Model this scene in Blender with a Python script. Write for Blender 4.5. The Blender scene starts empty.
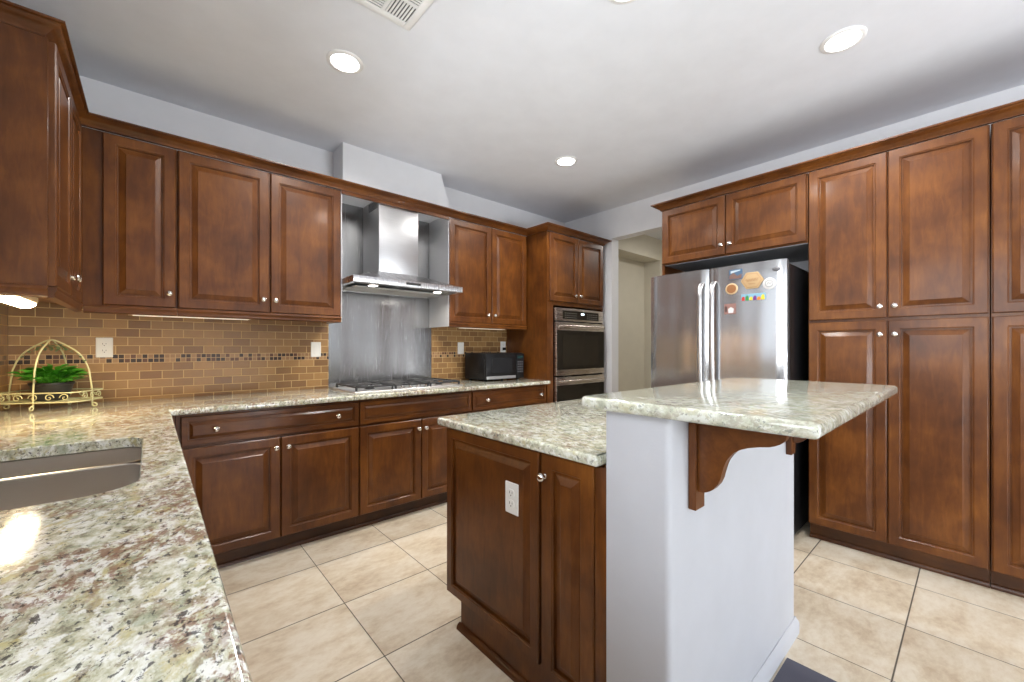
import bpy, bmesh, math, random
from math import sin, cos, pi, radians, tan, atan2, sqrt
from mathutils import Vector, Matrix
random.seed(7)
S = bpy.context.scene
COL = S.collection

# ------------------------------------------------------------------ camera, world, exposure
cam_d = bpy.data.cameras.new('camera'); cam = bpy.data.objects.new('camera', cam_d); COL.objects.link(cam)
F_PX = 408.94
cam_d.sensor_fit = 'HORIZONTAL'; cam_d.sensor_width = 36.0
cam_d.lens = 36.0 * F_PX / 1024.0
cam_d.shift_y = 7.0 / 1024.0
cam_d.clip_start = 0.03
cam.location = (0, 0, 1.24)
cam.rotation_euler = (radians(90), 0, -radians(41.421))
S.camera = cam

W = bpy.data.worlds.new('World'); S.world = W; W.use_nodes = True
W.node_tree.nodes['Background'].inputs[0].default_value = (0.78, 0.88, 1.0, 1)
W.node_tree.nodes['Background'].inputs[1].default_value = 0.7
S.view_settings.view_transform = 'Standard'; S.view_settings.look = 'None'
S.view_settings.exposure = 0.06; S.view_settings.gamma = 1.0
S.view_settings.use_curve_mapping = False

def area_light(name, loc, rot, sx, sy, power, color, spread=180, shape='RECTANGLE'):
    l = bpy.data.lights.new(name, 'AREA'); l.shape = shape; l.size = sx; l.size_y = sy
    l.energy = power; l.color = color; l.spread = radians(spread)
    o = bpy.data.objects.new(name, l); COL.objects.link(o); o.location = loc; o.rotation_euler = rot
    return o
DAY = (0.94, 0.97, 1.0)
FILL_TINT = (0.93, 0.965, 1.0)
# daylight through the openings (window over the sink, windows and glazed doors behind the camera)
area_light('daylight_sink_window', (-0.80, 1.53, 1.68), (0, -radians(90), 0), 1.25, 1.25, 5.5, DAY)
area_light('counter_window_fill', (-0.80, .05, 1.68), (0, -radians(90), 0), 1.25, 1.2, 40, DAY)  # added fill from the left for the island wall and pantry
area_light('daylight_left_window', (-0.80, -2.1, 1.5), (0, -radians(90), 0), 1.6, 1.8, 60, DAY)
area_light('daylight_patio_door', (2.5, -4.08, 1.2), (radians(90), 0, 0), 2.3, 2.1, 12, DAY)
area_light('daylight_front_window', (0.3, -4.08, 1.55), (radians(90), 0, 0), 1.1, 1.3, 8, DAY)
# added fill lamps outside the glass, aimed up to brighten the ceiling
area_light('ceiling_fill_front', (2.5, -4.35, .30), (radians(122), 0, 0), 2.6, .8, 210, FILL_TINT)
area_light('ceiling_fill_left', (-1.10, -2.1, .75), (0, -radians(124), 0), .8, 1.8, 130, FILL_TINT)
area_light('ceiling_fill_sink', (-1.35, 1.0, .55), (0, -radians(130), 0), .9, 2.4, 230, FILL_TINT)

# ------------------------------------------------------------------ dimensions (metres)
XL, XR, YB, YF, ZC = -0.575, 3.86, 3.38, -3.9, 2.795
CT = 0.926            # worktop height
UB, UT = 1.47, 2.39   # upper door bottom / top
CRZ0, CRZ1 = 2.385, 2.435

# ------------------------------------------------------------------ material helpers
class NT:
    def __init__(s, name):
        s.m = bpy.data.materials.new(name); s.m.use_nodes = True
        s.t = s.m.node_tree; s.b = s.t.nodes['Principled BSDF']; s.out = s.t.nodes['Material Output']
    def n(s, typ, **kw):
        nd = s.t.nodes.new(typ)
        for k, v in kw.items(): setattr(nd, k, v)
        return nd
    def l(s, a, b): s.t.links.new(a, b)
    def set(s, **kw):
        for k, v in kw.items():
            i = s.b.inputs[k.replace('_', ' ')]
            i.default_value = v
    def coord(s, kind='Object', scale=(1, 1, 1), loc=(0, 0, 0), rot=(0, 0, 0)):
        c = s.n('ShaderNodeTexCoord'); m = s.n('ShaderNodeMapping')
        m.inputs['Scale'].default_value = scale; m.inputs['Location'].default_value = loc; m.inputs['Rotation'].default_value = rot
        s.l(c.outputs[kind], m.inputs[0]); return m.outputs[0]
    def noise(s, vec, scale, detail=4, rough=.55, dist=0.0):
        n = s.n('ShaderNodeTexNoise'); n.inputs['Scale'].default_value = scale; n.inputs['Detail'].default_value = detail
        n.inputs['Roughness'].default_value = rough; n.inputs['Distortion'].default_value = dist
        s.l(vec, n.inputs['Vector']); return n.outputs[0]
    def ramp(s, fac, stops, interp='LINEAR'):
        r = s.n('ShaderNodeValToRGB'); r.color_ramp.interpolation = interp
        e = r.color_ramp.elements
        while len(e) < len(stops): e.new(0.5)
        for i, (p, c) in enumerate(stops):
            e[i].position = p; e[i].color = (c[0], c[1], c[2], 1) if not isinstance(c, (int, float)) else (c, c, c, 1)
        s.l(fac, r.inputs[0]); return r.outputs[0]
    def mix(s, fac, a, b, mode='MIX'):
        m = s.n('ShaderNodeMix', data_type='RGBA', blend_type=mode)
        for sock, v in ((m.inputs[0], fac), (m.inputs[6], a), (m.inputs[7], b)):
            if isinstance(v, (int, float)): sock.default_value = v
            elif isinstance(v, tuple): sock.default_value = (v[0], v[1], v[2], 1)
            else: s.l(v, sock)
        return m.outputs[2]
    def math(s, op, a, b=0.0, c=None):
        m = s.n('ShaderNodeMath', operation=op)
        for i, v in enumerate((a, b) if c is None else (a, b, c)):
            if isinstance(v, (int, float)): m.inputs[i].default_value = v
            else: s.l(v, m.inputs[i])
        return m.outputs[0]
    def bump(s, h, strength=.2, dist=.01):
        b = s.n('ShaderNodeBump'); b.inputs['Strength'].default_value = strength; b.inputs['Distance'].default_value = dist
        s.l(h, b.inputs['Height']); s.l(b.outputs[0], s.b.inputs['Normal'])

def srgb(r, g, b):
    f = lambda c: (c/255/12.92) if c/255 <= .04045 else ((c/255+.055)/1.055)**2.4
    return (f(r), f(g), f(b))

def flat(name, rgb, rough=.5, metal=0.0, bumpscale=None, bstr=.1, **kw):
    t = NT(name); t.set(Roughness=rough, Metallic=metal)
    v = t.coord(); n = t.noise(v, 6, 3)
    c = t.mix(n, tuple(x*.93 for x in rgb), tuple(min(1, x*1.05) for x in rgb)); t.l(c, t.b.inputs['Base Color'])
    for k, val in kw.items(): t.b.inputs[k.replace('_', ' ')].default_value = val
    if bumpscale: t.bump(t.noise(v, bumpscale, 3), bstr, .002)
    return t.m

def emit(name, rgb, strength):
    t = NT(name); t.b.inputs['Base Color'].default_value = (.8, .8, .8, 1)
    t.b.inputs['Emission Color'].default_value = (*rgb, 1); t.b.inputs['Emission Strength'].default_value = strength
    return t.m

def wood(name, horizontal=False, tone=1.0):
    t = NT(name)
    oi = t.n('ShaderNodeObjectInfo')
    c = t.n('ShaderNodeTexCoord'); add = t.n('ShaderNodeVectorMath', operation='ADD')
    cmb = t.n('ShaderNodeCombineXYZ')
    for i in range(3): t.l(t.math('MULTIPLY', oi.outputs['Random'], (3.1, 5.7, 9.3)[i]), cmb.inputs[i])
    t.l(c.outputs['Object'], add.inputs[0]); t.l(cmb.outputs[0], add.inputs[1])
    m = t.n('ShaderNodeMapping'); m.inputs['Scale'].default_value = (1.4, 7, 7) if horizontal else (7, 7, 1.4)
    t.l(add.outputs[0], m.inputs[0])
    grain = t.noise(m.outputs[0], 5, 7, .62, .6)
    blot = t.noise(add.outputs[0], 4.5, 3, .5, .3)
    fine = t.noise(m.outputs[0], 26, 3, .6)
    f = t.math('ADD', t.math('MULTIPLY', grain, .38), t.math('MULTIPLY', blot, .62))
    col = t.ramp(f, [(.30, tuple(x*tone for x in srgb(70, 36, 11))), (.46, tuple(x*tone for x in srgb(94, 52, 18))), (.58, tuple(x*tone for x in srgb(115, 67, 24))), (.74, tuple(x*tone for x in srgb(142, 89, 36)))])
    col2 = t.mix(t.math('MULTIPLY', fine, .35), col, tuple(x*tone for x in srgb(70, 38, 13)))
    t.l(col2, t.b.inputs['Base Color'])
    t.set(Roughness=.38, Coat_Weight=.16, Coat_Roughness=.14)
    t.b.inputs['Specular IOR Level'].default_value = .32
    t.bump(fine, .05, .002)
    return t.m

def granite(name, shift=(0, 0, 0), pale=0.0, rose=.78):
    t = NT(name)
    v0 = t.coord(loc=shift, rot=(0, 0, radians(-78)))
    wv = t.n('ShaderNodeTexNoise'); wv.inputs['Scale'].default_value = 5; wv.inputs['Detail'].default_value = 3
    t.l(v0, wv.inputs['Vector'])
    sub = t.n('ShaderNodeVectorMath', operation='SUBTRACT'); sub.inputs[1].default_value = (.5, .5, .5); t.l(wv.outputs[1], sub.inputs[0])
    sc = t.n('ShaderNodeVectorMath', operation='SCALE'); sc.inputs['Scale'].default_value = .06; t.l(sub.outputs[0], sc.inputs[0])
    ad = t.n('ShaderNodeVectorMath', operation='ADD'); t.l(v0, ad.inputs[0]); t.l(sc.outputs[0], ad.inputs[1])
    st = t.n('ShaderNodeMapping'); st.inputs['Scale'].default_value = (1, 1.5, 1.2); t.l(ad.outputs[0], st.inputs[0])
    v = st.outputs[0]
    base = t.ramp(t.noise(v, 24, 7, .74), [(.36, srgb(138, 136, 118)), (.45, srgb(190, 190, 164)), (.52, srgb(216, 216, 198)), (.60, srgb(238, 240, 234))])
    gold = t.ramp(t.noise(v, 18, 6, .7), [(.54, 0.0), (.63, .65)])
    c = t.mix(gold, base, srgb(192, 180, 122))
    green = t.ramp(t.noise(t.coord(loc=(3, 1, 2)), 20, 6, .7), [(.53, 0.0), (.63, .6)])
    c = t.mix(green, c, srgb(150, 160, 136))
    patch = t.ramp(t.noise(t.coord(loc=(7, 4, 1)), 5.5, 3, .55), [(.47, 0.0), (.57, 1.0)])
    vein = t.ramp(t.noise(v, 46, 7, .76), [(.465, 0.0), (.53, 1.0)])
    c = t.mix(t.math('MULTIPLY', t.math('MULTIPLY', patch, vein), rose), c, srgb(134, 96, 80))
    vein2 = t.ramp(t.noise(v, 34, 7, .76), [(.575, 0.0), (.61, 1.0)])
    c = t.mix(t.math('MULTIPLY', vein2, .6), c, srgb(116, 96, 72))
    wh = t.ramp(t.noise(v, 26, 6, .66), [(.56, 0.0), (.61, 1.0)])
    c = t.mix(t.math('MULTIPLY', wh, .85), c, srgb(240, 242, 238))
    dk = t.ramp(t.noise(v, 62, 5, .74), [(.575, 0.0), (.60, 1.0)])
    c = t.mix(t.math('MULTIPLY', dk, .85), c, srgb(64, 62, 64))
    if pale: c = t.mix(pale, c, srgb(202, 210, 196))
    t.l(c, t.b.inputs['Base Color'])
    t.set(Roughness=.10, Coat_Weight=.5, Coat_Roughness=.04)
    return t.m

def steel(name, rough=.26, col=(.60, .60, .61), stretch=(1, 1, 60), wavy=0.0, bscale=6, tint=.12):
    t = NT(name); t.set(Metallic=1.0, Roughness=rough)
    v = t.coord(scale=stretch)
    n = t.noise(v, bscale, 4, .6)
    c = t.mix(n, tuple(x*(1-tint) for x in col), tuple(min(1, x*(1+tint)) for x in col)); t.l(c, t.b.inputs['Base Color'])
    r = t.math('ADD', t.math('MULTIPLY', n, .16), rough-.08); t.l(r, t.b.inputs['Roughness'])
    t.b.inputs['Anisotropic'].default_value = .55
    if wavy:
        w = t.noise(t.coord(scale=(1, 1, .05)), 3.6, .8, .5)
        t.bump(w, wavy, .05)
    return t.m

def tile_floor():
    t = NT('beige floor tile')
    tc = t.n('ShaderNodeTexCoord'); sep = t.n('ShaderNodeSeparateXYZ'); t.l(tc.outputs['Object'], sep.inputs[0])
    P = .4555
    def lines(sock, off, w):
        a = t.math('ABSOLUTE', t.math('SUBTRACT', t.math('FRACT', t.math('DIVIDE', t.math('SUBTRACT', sock, off-P*20.5), P)), .5))
        a = t.math('MULTIPLY', a, P)            # distance to the line (lines sit at .5)
        r = t.n('ShaderNodeMapRange'); r.inputs[1].default_value = w*.6; r.inputs[2].default_value = w*1.2
        r.inputs[3].default_value = 1; r.inputs[4].default_value = 0
        t.l(a, r.inputs[0]); return r.outputs[0]
    gx = lines(sep.outputs[0], .7045, .0022); gy = lines(sep.outputs[1], .662, .0030)
    g = t.math('MAXIMUM', gx, gy)
    # per-tile variation
    def cell(sock, off): return t.math('FLOOR', t.math('DIVIDE', t.math('SUBTRACT', sock, off-P*20), P))
    cb = t.n('ShaderNodeCombineXYZ'); t.l(cell(sep.outputs[0], .7045), cb.inputs[0]); t.l(cell(sep.outputs[1], .662), cb.inputs[1])
    wn = t.n('ShaderNodeTexWhiteNoise'); t.l(cb.outputs[0], wn.inputs[0])
    off = t.n('ShaderNodeVectorMath', operation='MULTIPLY_ADD'); off.inputs[1].default_value = (9, 9, 9)
    t.l(wn.outputs[1], off.inputs[0]); t.l(tc.outputs['Object'], off.inputs[2])
    mp = t.n('ShaderNodeMapping'); mp.inputs['Scale'].default_value = (1, 1.7, 1); t.l(off.outputs[0], mp.inputs[0])
    m1 = t.noise(mp.outputs[0], 4.2, 6, .62, .3)
    m2 = t.noise(mp.outputs[0], 22, 5, .7)
    f = t.math('ADD', t.math('MULTIPLY', m1, .65), t.math('MULTIPLY', m2, .35))
    c = t.ramp(f, [(.34, srgb(188, 168, 142)), (.47, srgb(212, 198, 175)), (.56, srgb(223, 213, 195)), (.68, srgb(232, 224, 208))])
    c = t.mix(t.math('MULTIPLY', wn.outputs[0], .16), c, srgb(206, 190, 166))
    c = t.mix(g, c, srgb(88, 80, 70))
    t.l(c, t.b.inputs['Base Color'])
    r = t.math('ADD', t.math('MULTIPLY', g, .4), t.math('ADD', t.math('MULTIPLY', m2, .12), .30)); t.l(r, t.b.inputs['Roughness'])
    h = t.math('ADD', t.math('SUBTRACT', 1.0, g), t.math('MULTIPLY', m1, .15))
    t.bump(h, .35, .002)
    return t.m

def splash_tile(axis=0):
    """2x4 inch tumbled stone bricks with a two-row glass mosaic band; object coords are metres in the room"""
    t = NT('stone brick backsplash tile')
    tc = t.n('ShaderNodeTexCoord'); sep = t.n('ShaderNodeSeparateXYZ'); t.l(tc.outputs['Object'], sep.inputs[0])
    x = sep.outputs[axis]; z = sep.outputs[2]
    up = t.math('GREATER_THAN', z, 1.2015)
    xs = t.math('ADD', t.math('ADD', x, t.math('MULTIPLY', up, .05225)), -.1035+.1045*40)
    zs = t.math('ADD', z, -.945+.103*10)
    cv = t.n('ShaderNodeCombineXYZ'); t.l(xs, cv.inputs[0]); t.l(zs, cv.inputs[1])
    br = t.n('ShaderNodeTexBrick'); br.offset = .5; br.squash = 1
    br.inputs['Scale'].default_value = 1; br.inputs['Brick Width'].default_value = .1045; br.inputs['Row Height'].default_value = .0515
    br.inputs['Mortar Size'].default_value = .0022; br.inputs['Mortar Smooth'].default_value = .25; br.inputs['Bias'].default_value = 0
    br.inputs['Color1'].default_value = (*srgb(134, 98, 60), 1); br.inputs['Color2'].default_value = (*srgb(176, 136, 84), 1)
    br.inputs['Mortar'].default_value = (*srgb(208, 178, 126), 1)
    t.l(cv.outputs[0], br.inputs['Vector'])
    nz = t.noise(cv.outputs[0], 28, 5, .65)
    bc = t.mix(t.math('MULTIPLY', nz, .35), br.outputs[0], srgb(104, 76, 52))
    bc = t.mix(br.outputs['Fac'], bc, srgb(208, 178, 126))
    # mosaic band
    mb = t.n('ShaderNodeTexBrick'); mb.offset = 0; mb.squash = 1
    mb.inputs['Scale'].default_value = 1; mb.inputs['Brick Width'].default_value = .0262; mb.inputs['Row Height'].default_value = .0257
    mb.inputs['Mortar Size'].default_value = .0020; mb.inputs['Mortar Smooth'].default_value = .1
    mb.inputs['Color1'].default_value = (0, 0, 0, 1); mb.inputs['Color2'].default_value = (1, 1, 1, 1); mb.inputs['Mortar'].default_value = (.5, .5, .5, 1)
    zs2 = t.math('ADD', z, -1.151+.0257*40)
    cv2 = t.n('ShaderNodeCombineXYZ'); t.l(xs, cv2.inputs[0]); t.l(zs2, cv2.inputs[1]); t.l(cv2.outputs[0], mb.inputs['Vector'])
    mc = t.ramp(mb.outputs[0], [(0, srgb(46, 26, 18)), (.38, srgb(96, 60, 40)), (.55, srgb(150, 114, 78)), (.78, srgb(164, 128, 90))], 'CONSTANT')
    mc = t.mix(mb.outputs['Fac'], mc, srgb(196, 166, 124))
    band = t.math('MULTIPLY', t.math('GREATER_THAN', z, 1.1505), t.math('LESS_THAN', z, 1.2020))
    c = t.mix(band, bc, mc); t.l(c, t.b.inputs['Base Color'])
    fac = t.math('ADD', t.math('MULTIPLY', br.outputs['Fac'], t.math('SUBTRACT', 1.0, band)), t.math('MULTIPLY', mb.outputs['Fac'], band))
    t.l(t.math('ADD', t.math('MULTIPLY', fac, .35), .33), t.b.inputs['Roughness'])
    t.bump(t.math('ADD', t.math('SUBTRACT', 1.0, fac), t.math('MULTIPLY', nz, .12)), .5, .003)
    return t.m

M = {}
M['wood'] = wood('stained maple')
M['woodh'] = wood('stained maple crossgrain', True)
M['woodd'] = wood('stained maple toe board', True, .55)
M['granite'] = granite('granite')
M['granite_island'] = granite('granite island', (2.3, 1.1, 0), .18, .6)
M['granite_bar'] = granite('granite bar', (5.1, .4, 0), .40, .5)
M['steel'] = steel('brushed steel', .38, (.56, .56, .57))
M['cladding'] = steel('satin cladding', .5, (.80, .80, .81), (1, 1, 30), tint=.04)
M['steel_hood'] = steel('hood steel', .28, (.58, .58, .59), (60, 1, 1))
M['steel_panel'] = steel('steel wall panel', .25, (.36, .36, .36), (40, 40, 1), .45, 5, .05)
M['steel_fridge'] = steel('refrigerator steel', .18, (.52, .53, .55), (1, 1, 90), .8, 7, .06)
M['steel_sink'] = steel('sink steel', .34, (.66, .63, .60), (1, 60, 1), tint=.04)
M['steel_fridge'].node_tree.nodes['Principled BSDF'].inputs['Metallic'].default_value = .86
M['handle'] = steel('handle steel', .34, (.62, .62, .63), (60, 60, 1), tint=.05)
M['filter'] = flat('aluminium filter', (.50, .50, .50), .6)
M['steel_oven'] = steel('oven steel', .27, (.66, .60, .55), (1, 1, 60))
M['chrome'] = flat('polished nickel', (.86, .84, .82), .12, 1.0)
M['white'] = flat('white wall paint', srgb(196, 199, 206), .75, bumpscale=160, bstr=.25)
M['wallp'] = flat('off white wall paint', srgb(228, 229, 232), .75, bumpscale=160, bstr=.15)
M['ceil'] = flat('ceiling paint', srgb(226, 229, 236), .85, bumpscale=120, bstr=.1)
M['hall'] = flat('beige hall paint', srgb(206, 200, 184), .8)
M['trim'] = flat('white semi gloss trim', srgb(238, 238, 238), .35)
M['plastic'] = flat('white plastic', srgb(236, 236, 232), .35)
M['ivory'] = flat('ivory lamp housing', srgb(226, 212, 180), .4)
M['black'] = flat('black enamel', (.012, .012, .013), .28)
M['blackm'] = flat('black textured steel', (.008, .008, .009), .36, bumpscale=300, bstr=.2)
M['black'].node_tree.nodes['Principled BSDF'].inputs['Specular IOR Level'].default_value = .25
M['blackm'].node_tree.nodes['Principled BSDF'].inputs['Specular IOR Level'].default_value = .25
M['iron'] = flat('cast iron', (.022, .022, .024), .5)
M['glassb'] = flat('black oven glass', (.012, .009, .007), .06)
M['darkslot'] = flat('dark slot', (.02, .02, .02), .6)
M['floor'] = tile_floor()
M['splash'] = splash_tile(0)
M['splash_left'] = splash_tile(1)
M['mat'] = flat('slate grey patch', srgb(92, 92, 104), .8, bumpscale=60, bstr=.4)
M['lamp'] = emit('lamp lens', (1, .97, .93), 14)
M['lamp_warm'] = emit('warm lamp lens', (1, .80, .52), 14)
M['lamp_dim'] = emit('warm light strip lens', (1, .86, .66), .55)
M['lamp_hood'] = emit('hood lamp lens', (1, .95, .88), 20)
M['wire'] = flat('pale green painted wire', srgb(196, 192, 146), .45)
M['leaf'] = flat('green leaf', srgb(72, 146, 40), .32, Subsurface_Weight=.0)
M['leafy'] = flat('vine leaf metal', srgb(110, 128, 88), .5)
M['pot'] = flat('dark pot', (.022, .022, .022), .45)
M['soil'] = flat('potting soil', (.05, .035, .025), .9)
M['cork'] = flat('wood magnet', srgb(190, 160, 118), .6)
M['cork2'] = flat('engraved brown', srgb(150, 100, 58), .6)
def glass():
    t = NT('window glass'); nt = t.t
    tr = t.n('ShaderNodeBsdfTransparent'); gl = t.n('ShaderNodeBsdfGlossy'); gl.inputs['Roughness'].default_value = .02
    fr = t.n('ShaderNodeFresnel'); fr.inputs[0].default_value = 1.45
    mx = t.n('ShaderNodeMixShader'); t.l(fr.outputs[0], mx.inputs[0]); t.l(tr.outputs[0], mx.inputs[1]); t.l(gl.outputs[0], mx.inputs[2])
    t.l(mx.outputs[0], t.out.inputs[0]); return t.m
M['glass'] = glass()
M['lcd'] = emit('oven clock digits', (.75, .88, 1.0), 3)
M['grass'] = flat('garden ground', srgb(120, 130, 100), .9)

# ------------------------------------------------------------------ mesh helpers
def T(p, mtx): return mtx @ Vector(p) if mtx else Vector(p)

class MB:
    def __init__(s): s.bm = bmesh.new()
    def box(s, x0, x1, y0, y1, z0, z1, bev=0.0, seg=2, mat=0, edges=None):
        bm = s.bm
        if x1 < x0: x0, x1 = x1, x0
        if y1 < y0: y0, y1 = y1, y0
        if z1 < z0: z0, z1 = z1, z0
        vs = [bm.verts.new((x, y, z)) for x in (x0, x1) for y in (y0, y1) for z in (z0, z1)]
        fs = [bm.faces.new([vs[i] for i in q]) for q in ((0,1,3,2),(4,6,7,5),(0,4,5,1),(2,3,7,6),(0,2,6,4),(1,5,7,3))]
        for f in fs: f.material_index = mat
        if bev > 0:
            es = list({e for f in fs for e in f.edges})
            if edges == 'z': es = [e for e in es if abs(e.verts[0].co.z - e.verts[1].co.z) > 1e-6]
            r = bmesh.ops.bevel(bm, geom=es, offset=bev, segments=seg, affect='EDGES', profile=.5, clamp_overlap=True)
            for f in r['faces']: f.material_index = mat
        return s
    def loops(s, rows, close=True, cap0=False, cap1=False, mat=0):
        """skin a list of vertex rings"""
        bm = s.bm; R = [[bm.verts.new(p) for p in r] for r in rows]
        n = len(R[0])
        for a, b in zip(R[:-1], R[1:]):
            for i in range(n if close else n-1):
                j = (i+1) % n
                try: f = bm.faces.new((a[i], a[j], b[j], b[i])); f.material_index = mat
                except ValueError: pass
        if cap0: f = bm.faces.new(list(reversed(R[0]))); f.material_index = mat
        if cap1: f = bm.faces.new(R[-1]); f.material_index = mat
        return s
    def lathe(s, prof, c=(0, 0, 0), axis='z', seg=24, mat=0):
        """prof: (radius, height) list"""
        rows = []
        for r, h in prof:
            ring = []
            for i in range(seg):
                a = 2*pi*i/seg; u, v = r*cos(a), r*sin(a)
                if axis == 'z': p = (c[0]+u, c[1]+v, c[2]+h)
                elif axis == 'y': p = (c[0]+u, c[1]-h, c[2]+v)
                else: p = (c[0]-h, c[1]-u, c[2]+v)
                ring.append(p)
            rows.append(ring)
        return s.loops(rows, True, True, True, mat)
    def tube(s, pts, r, seg=8, closed=False, mat=0):
        pts = [Vector(p) for p in pts]; n = len(pts); rows = []; up = None
        for i, p in enumerate(pts):
            if closed: d = (pts[(i+1) % n] - pts[i-1])
            else: d = pts[min(i+1, n-1)] - pts[max(i-1, 0)]
            d.normalize()
            if up is None: up = Vector((0, 0, 1)) if abs(d.z) < .9 else Vector((1, 0, 0))
            a = d.cross(up)
            if a.length < 1e-5: a = d.orthogonal()
            a.normalize(); b = a.cross(d); up = b
            rr = r[i] if isinstance(r, (list, tuple)) else r
            rows.append([p + a*rr*cos(2*pi*k/seg) + b*rr*sin(2*pi*k/seg) for k in range(seg)])
        if closed: rows.append(rows[0]); return s.loops(rows, True, mat=mat)
        return s.loops(rows, True, True, True, mat)
    def prism(s, poly, a0, a1, axis='x', bev=0, mat=0):
        """poly in the plane across axis: 'x' -> (y,z); 'y' -> (x,z); 'z' -> (x,y)"""
        def P(q, a): return {'x': (a, q[0], q[1]), 'y': (q[0], a, q[1]), 'z': (q[0], q[1], a)}[axis]
        bm = s.bm
        A = [bm.verts.new(P(q, a0)) for q in poly]; B = [bm.verts.new(P(q, a1)) for q in poly]
        n = len(poly); fs = [bm.faces.new(A), bm.faces.new(list(reversed(B)))]
        for i in range(n): fs.append(bm.faces.new((A[i], B[i], B[(i+1) % n], A[(i+1) % n])))
        for f in fs: f.material_index = mat
        if bev:
            es = list({e for f in fs[:2] for e in f.edges})
            bmesh.ops.bevel(bm, geom=es, offset=bev, segments=2, affect='EDGES', clamp_overlap=True)
        return s
    def build(s, name, mats, parent=None, smooth=True, loc=(0, 0, 0), ang=38):
        bm = s.bm
        bmesh.ops.recalc_face_normals(bm, faces=bm.faces)
        me = bpy.data.meshes.new(name); bm.to_mesh(me); bm.free()
        for m in (mats if isinstance(mats, (list, tuple)) else [mats]): me.materials.append(m)
        if smooth:
            me.shade_smooth()
            me.set_sharp_from_angle(angle=radians(ang))
        o = bpy.data.objects.new(name, me); COL.objects.link(o)
        o.location = loc
        if parent: o.parent = parent
        return o

def thing(name, label, cat, loc=(0, 0, 0), rz=0, group=None):
    o = bpy.data.objects.new(name, None); COL.objects.link(o); o.empty_display_size = .1
    o.location = loc; o.rotation_euler = (0, 0, radians(rz)); o['label'] = label; o['category'] = cat
    if group: o['group'] = group
    return o
def tag(o, label, cat, group=None, kind=None):
    o['label'] = label; o['category'] = cat
    if group: o['group'] = group
    if kind: o['kind'] = kind
    return o
def struct(name, mb, mat, smooth=True):
    o = mb.build(name, mat, None, smooth); o['kind'] = 'structure'; return o
def copy_tree(o, parent=None):
    c = o.copy(); COL.objects.link(c); c.parent = parent
    for ch in o.children: copy_tree(ch, c)
    return c

def arc_poly(x0, x1, y0, y1, r, n=6):
    """rounded rectangle, r = radius or (r at x0y0, x1y0, x1y1, x0y1)"""
    rs = r if isinstance(r, (tuple, list)) else (r,)*4
    out = []
    for (cx, cy, a0, rr) in ((x0+rs[0], y0+rs[0], pi, rs[0]), (x1-rs[1], y0+rs[1], 1.5*pi, rs[1]), (x1-rs[2], y1-rs[2], 0, rs[2]), (x0+rs[3], y1-rs[3], .5*pi, rs[3])):
        if rr < 1e-4: out.append((cx, cy)); continue
        for i in range(n+1):
            a = a0 + .5*pi*i/n; out.append((cx+rr*cos(a), cy+rr*sin(a)))
    return out

def offset_loop(poly, d):
    """inset a CCW polygon by d"""
    n = len(poly); out = []
    for i in range(n):
        p0, p1, p2 = Vector(poly[i-1]), Vector(poly[i]), Vector(poly[(i+1) % n])
        a = (p1-p0).normalized(); b = (p2-p1).normalized()
        na = Vector((-a.y, a.x)); nb = Vector((-b.y, b.x))
        m = (na+nb); L = m.length
        if L < 1e-6: m = na; k = 1
        else: m /= L; k = 1/max(.2, m.dot(na))
        q = p1 + m*d*k; out.append((q.x, q.y))
    return out

def slab(outer, hole, z0, z1, r=.011):
    """stone slab with rounded arrises, optional cut-out"""
    mb = MB(); bm = mb.bm
    def prof(n=5):
        P = []
        for i in range(n+1):
            a = .5*pi*i/n; P.append((r - r*sin(a), z0 + r - r*cos(a)))
        for i in range(n+1):
            a = .5*pi*i/n; P.append((r - r*cos(a), z1 - r + r*sin(a)))
        return P
    P = prof()
    rings = [[bm.verts.new((x, y, z)) for x, y in offset_loop(outer, o)] for o, z in P]
    for A, B in zip(rings[:-1], rings[1:]):
        for i in range(len(A)):
            j = (i+1) % len(A); bm.faces.new((A[i], A[j], B[j], B[i]))
    bots, tops = [rings[0]], [rings[-1]]
    if hole:
        hr = [[bm.verts.new((x, y, z)) for x, y in hole] for z in (z0, z1-.003)]
        hr.append([bm.verts.new((x, y, z1)) for x, y in offset_loop(hole, -.003)])
        for A, B in zip(hr[:-1], hr[1:]):
            for i in range(len(A)):
                j = (i+1) % len(A); bm.faces.new((A[i], A[j], B[j], B[i]))
        bots.append(hr[0]); tops.append(hr[-1])
    for grp in (bots, tops):
        es = []
        for ring in grp:
            for i in range(len(ring)):
                e = bm.edges.get((ring[i], ring[(i+1) % len(ring)]))
                es.append(e)
        bmesh.ops.triangle_fill(bm, edges=es, use_beauty=True)
    return mb

def sweep(path, prof, closed_prof=True):
    """path: 2D points; profile (out, z) pushed to the RIGHT-hand side of travel; mitred"""
    mb = MB(); n = len(path); rows = []
    for i in range(n):
        p = Vector(path[i])
        a = (Vector(path[i]) - Vector(path[i-1])).normalized() if i > 0 else None
        b = (Vector(path[i+1]) - p).normalized() if i < n-1 else None
        if a is None: a = b
        if b is None: b = a
        na, nb = Vector((a.y, -a.x)), Vector((b.y, -b.x)); m = (na+nb).normalized(); k = 1/max(.3, m.dot(na))
        rows.append([(p.x+m.x*o*k, p.y+m.y*o*k, z) for o, z in prof])
    mb.loops(rows, True, True, True)
    return mb

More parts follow.
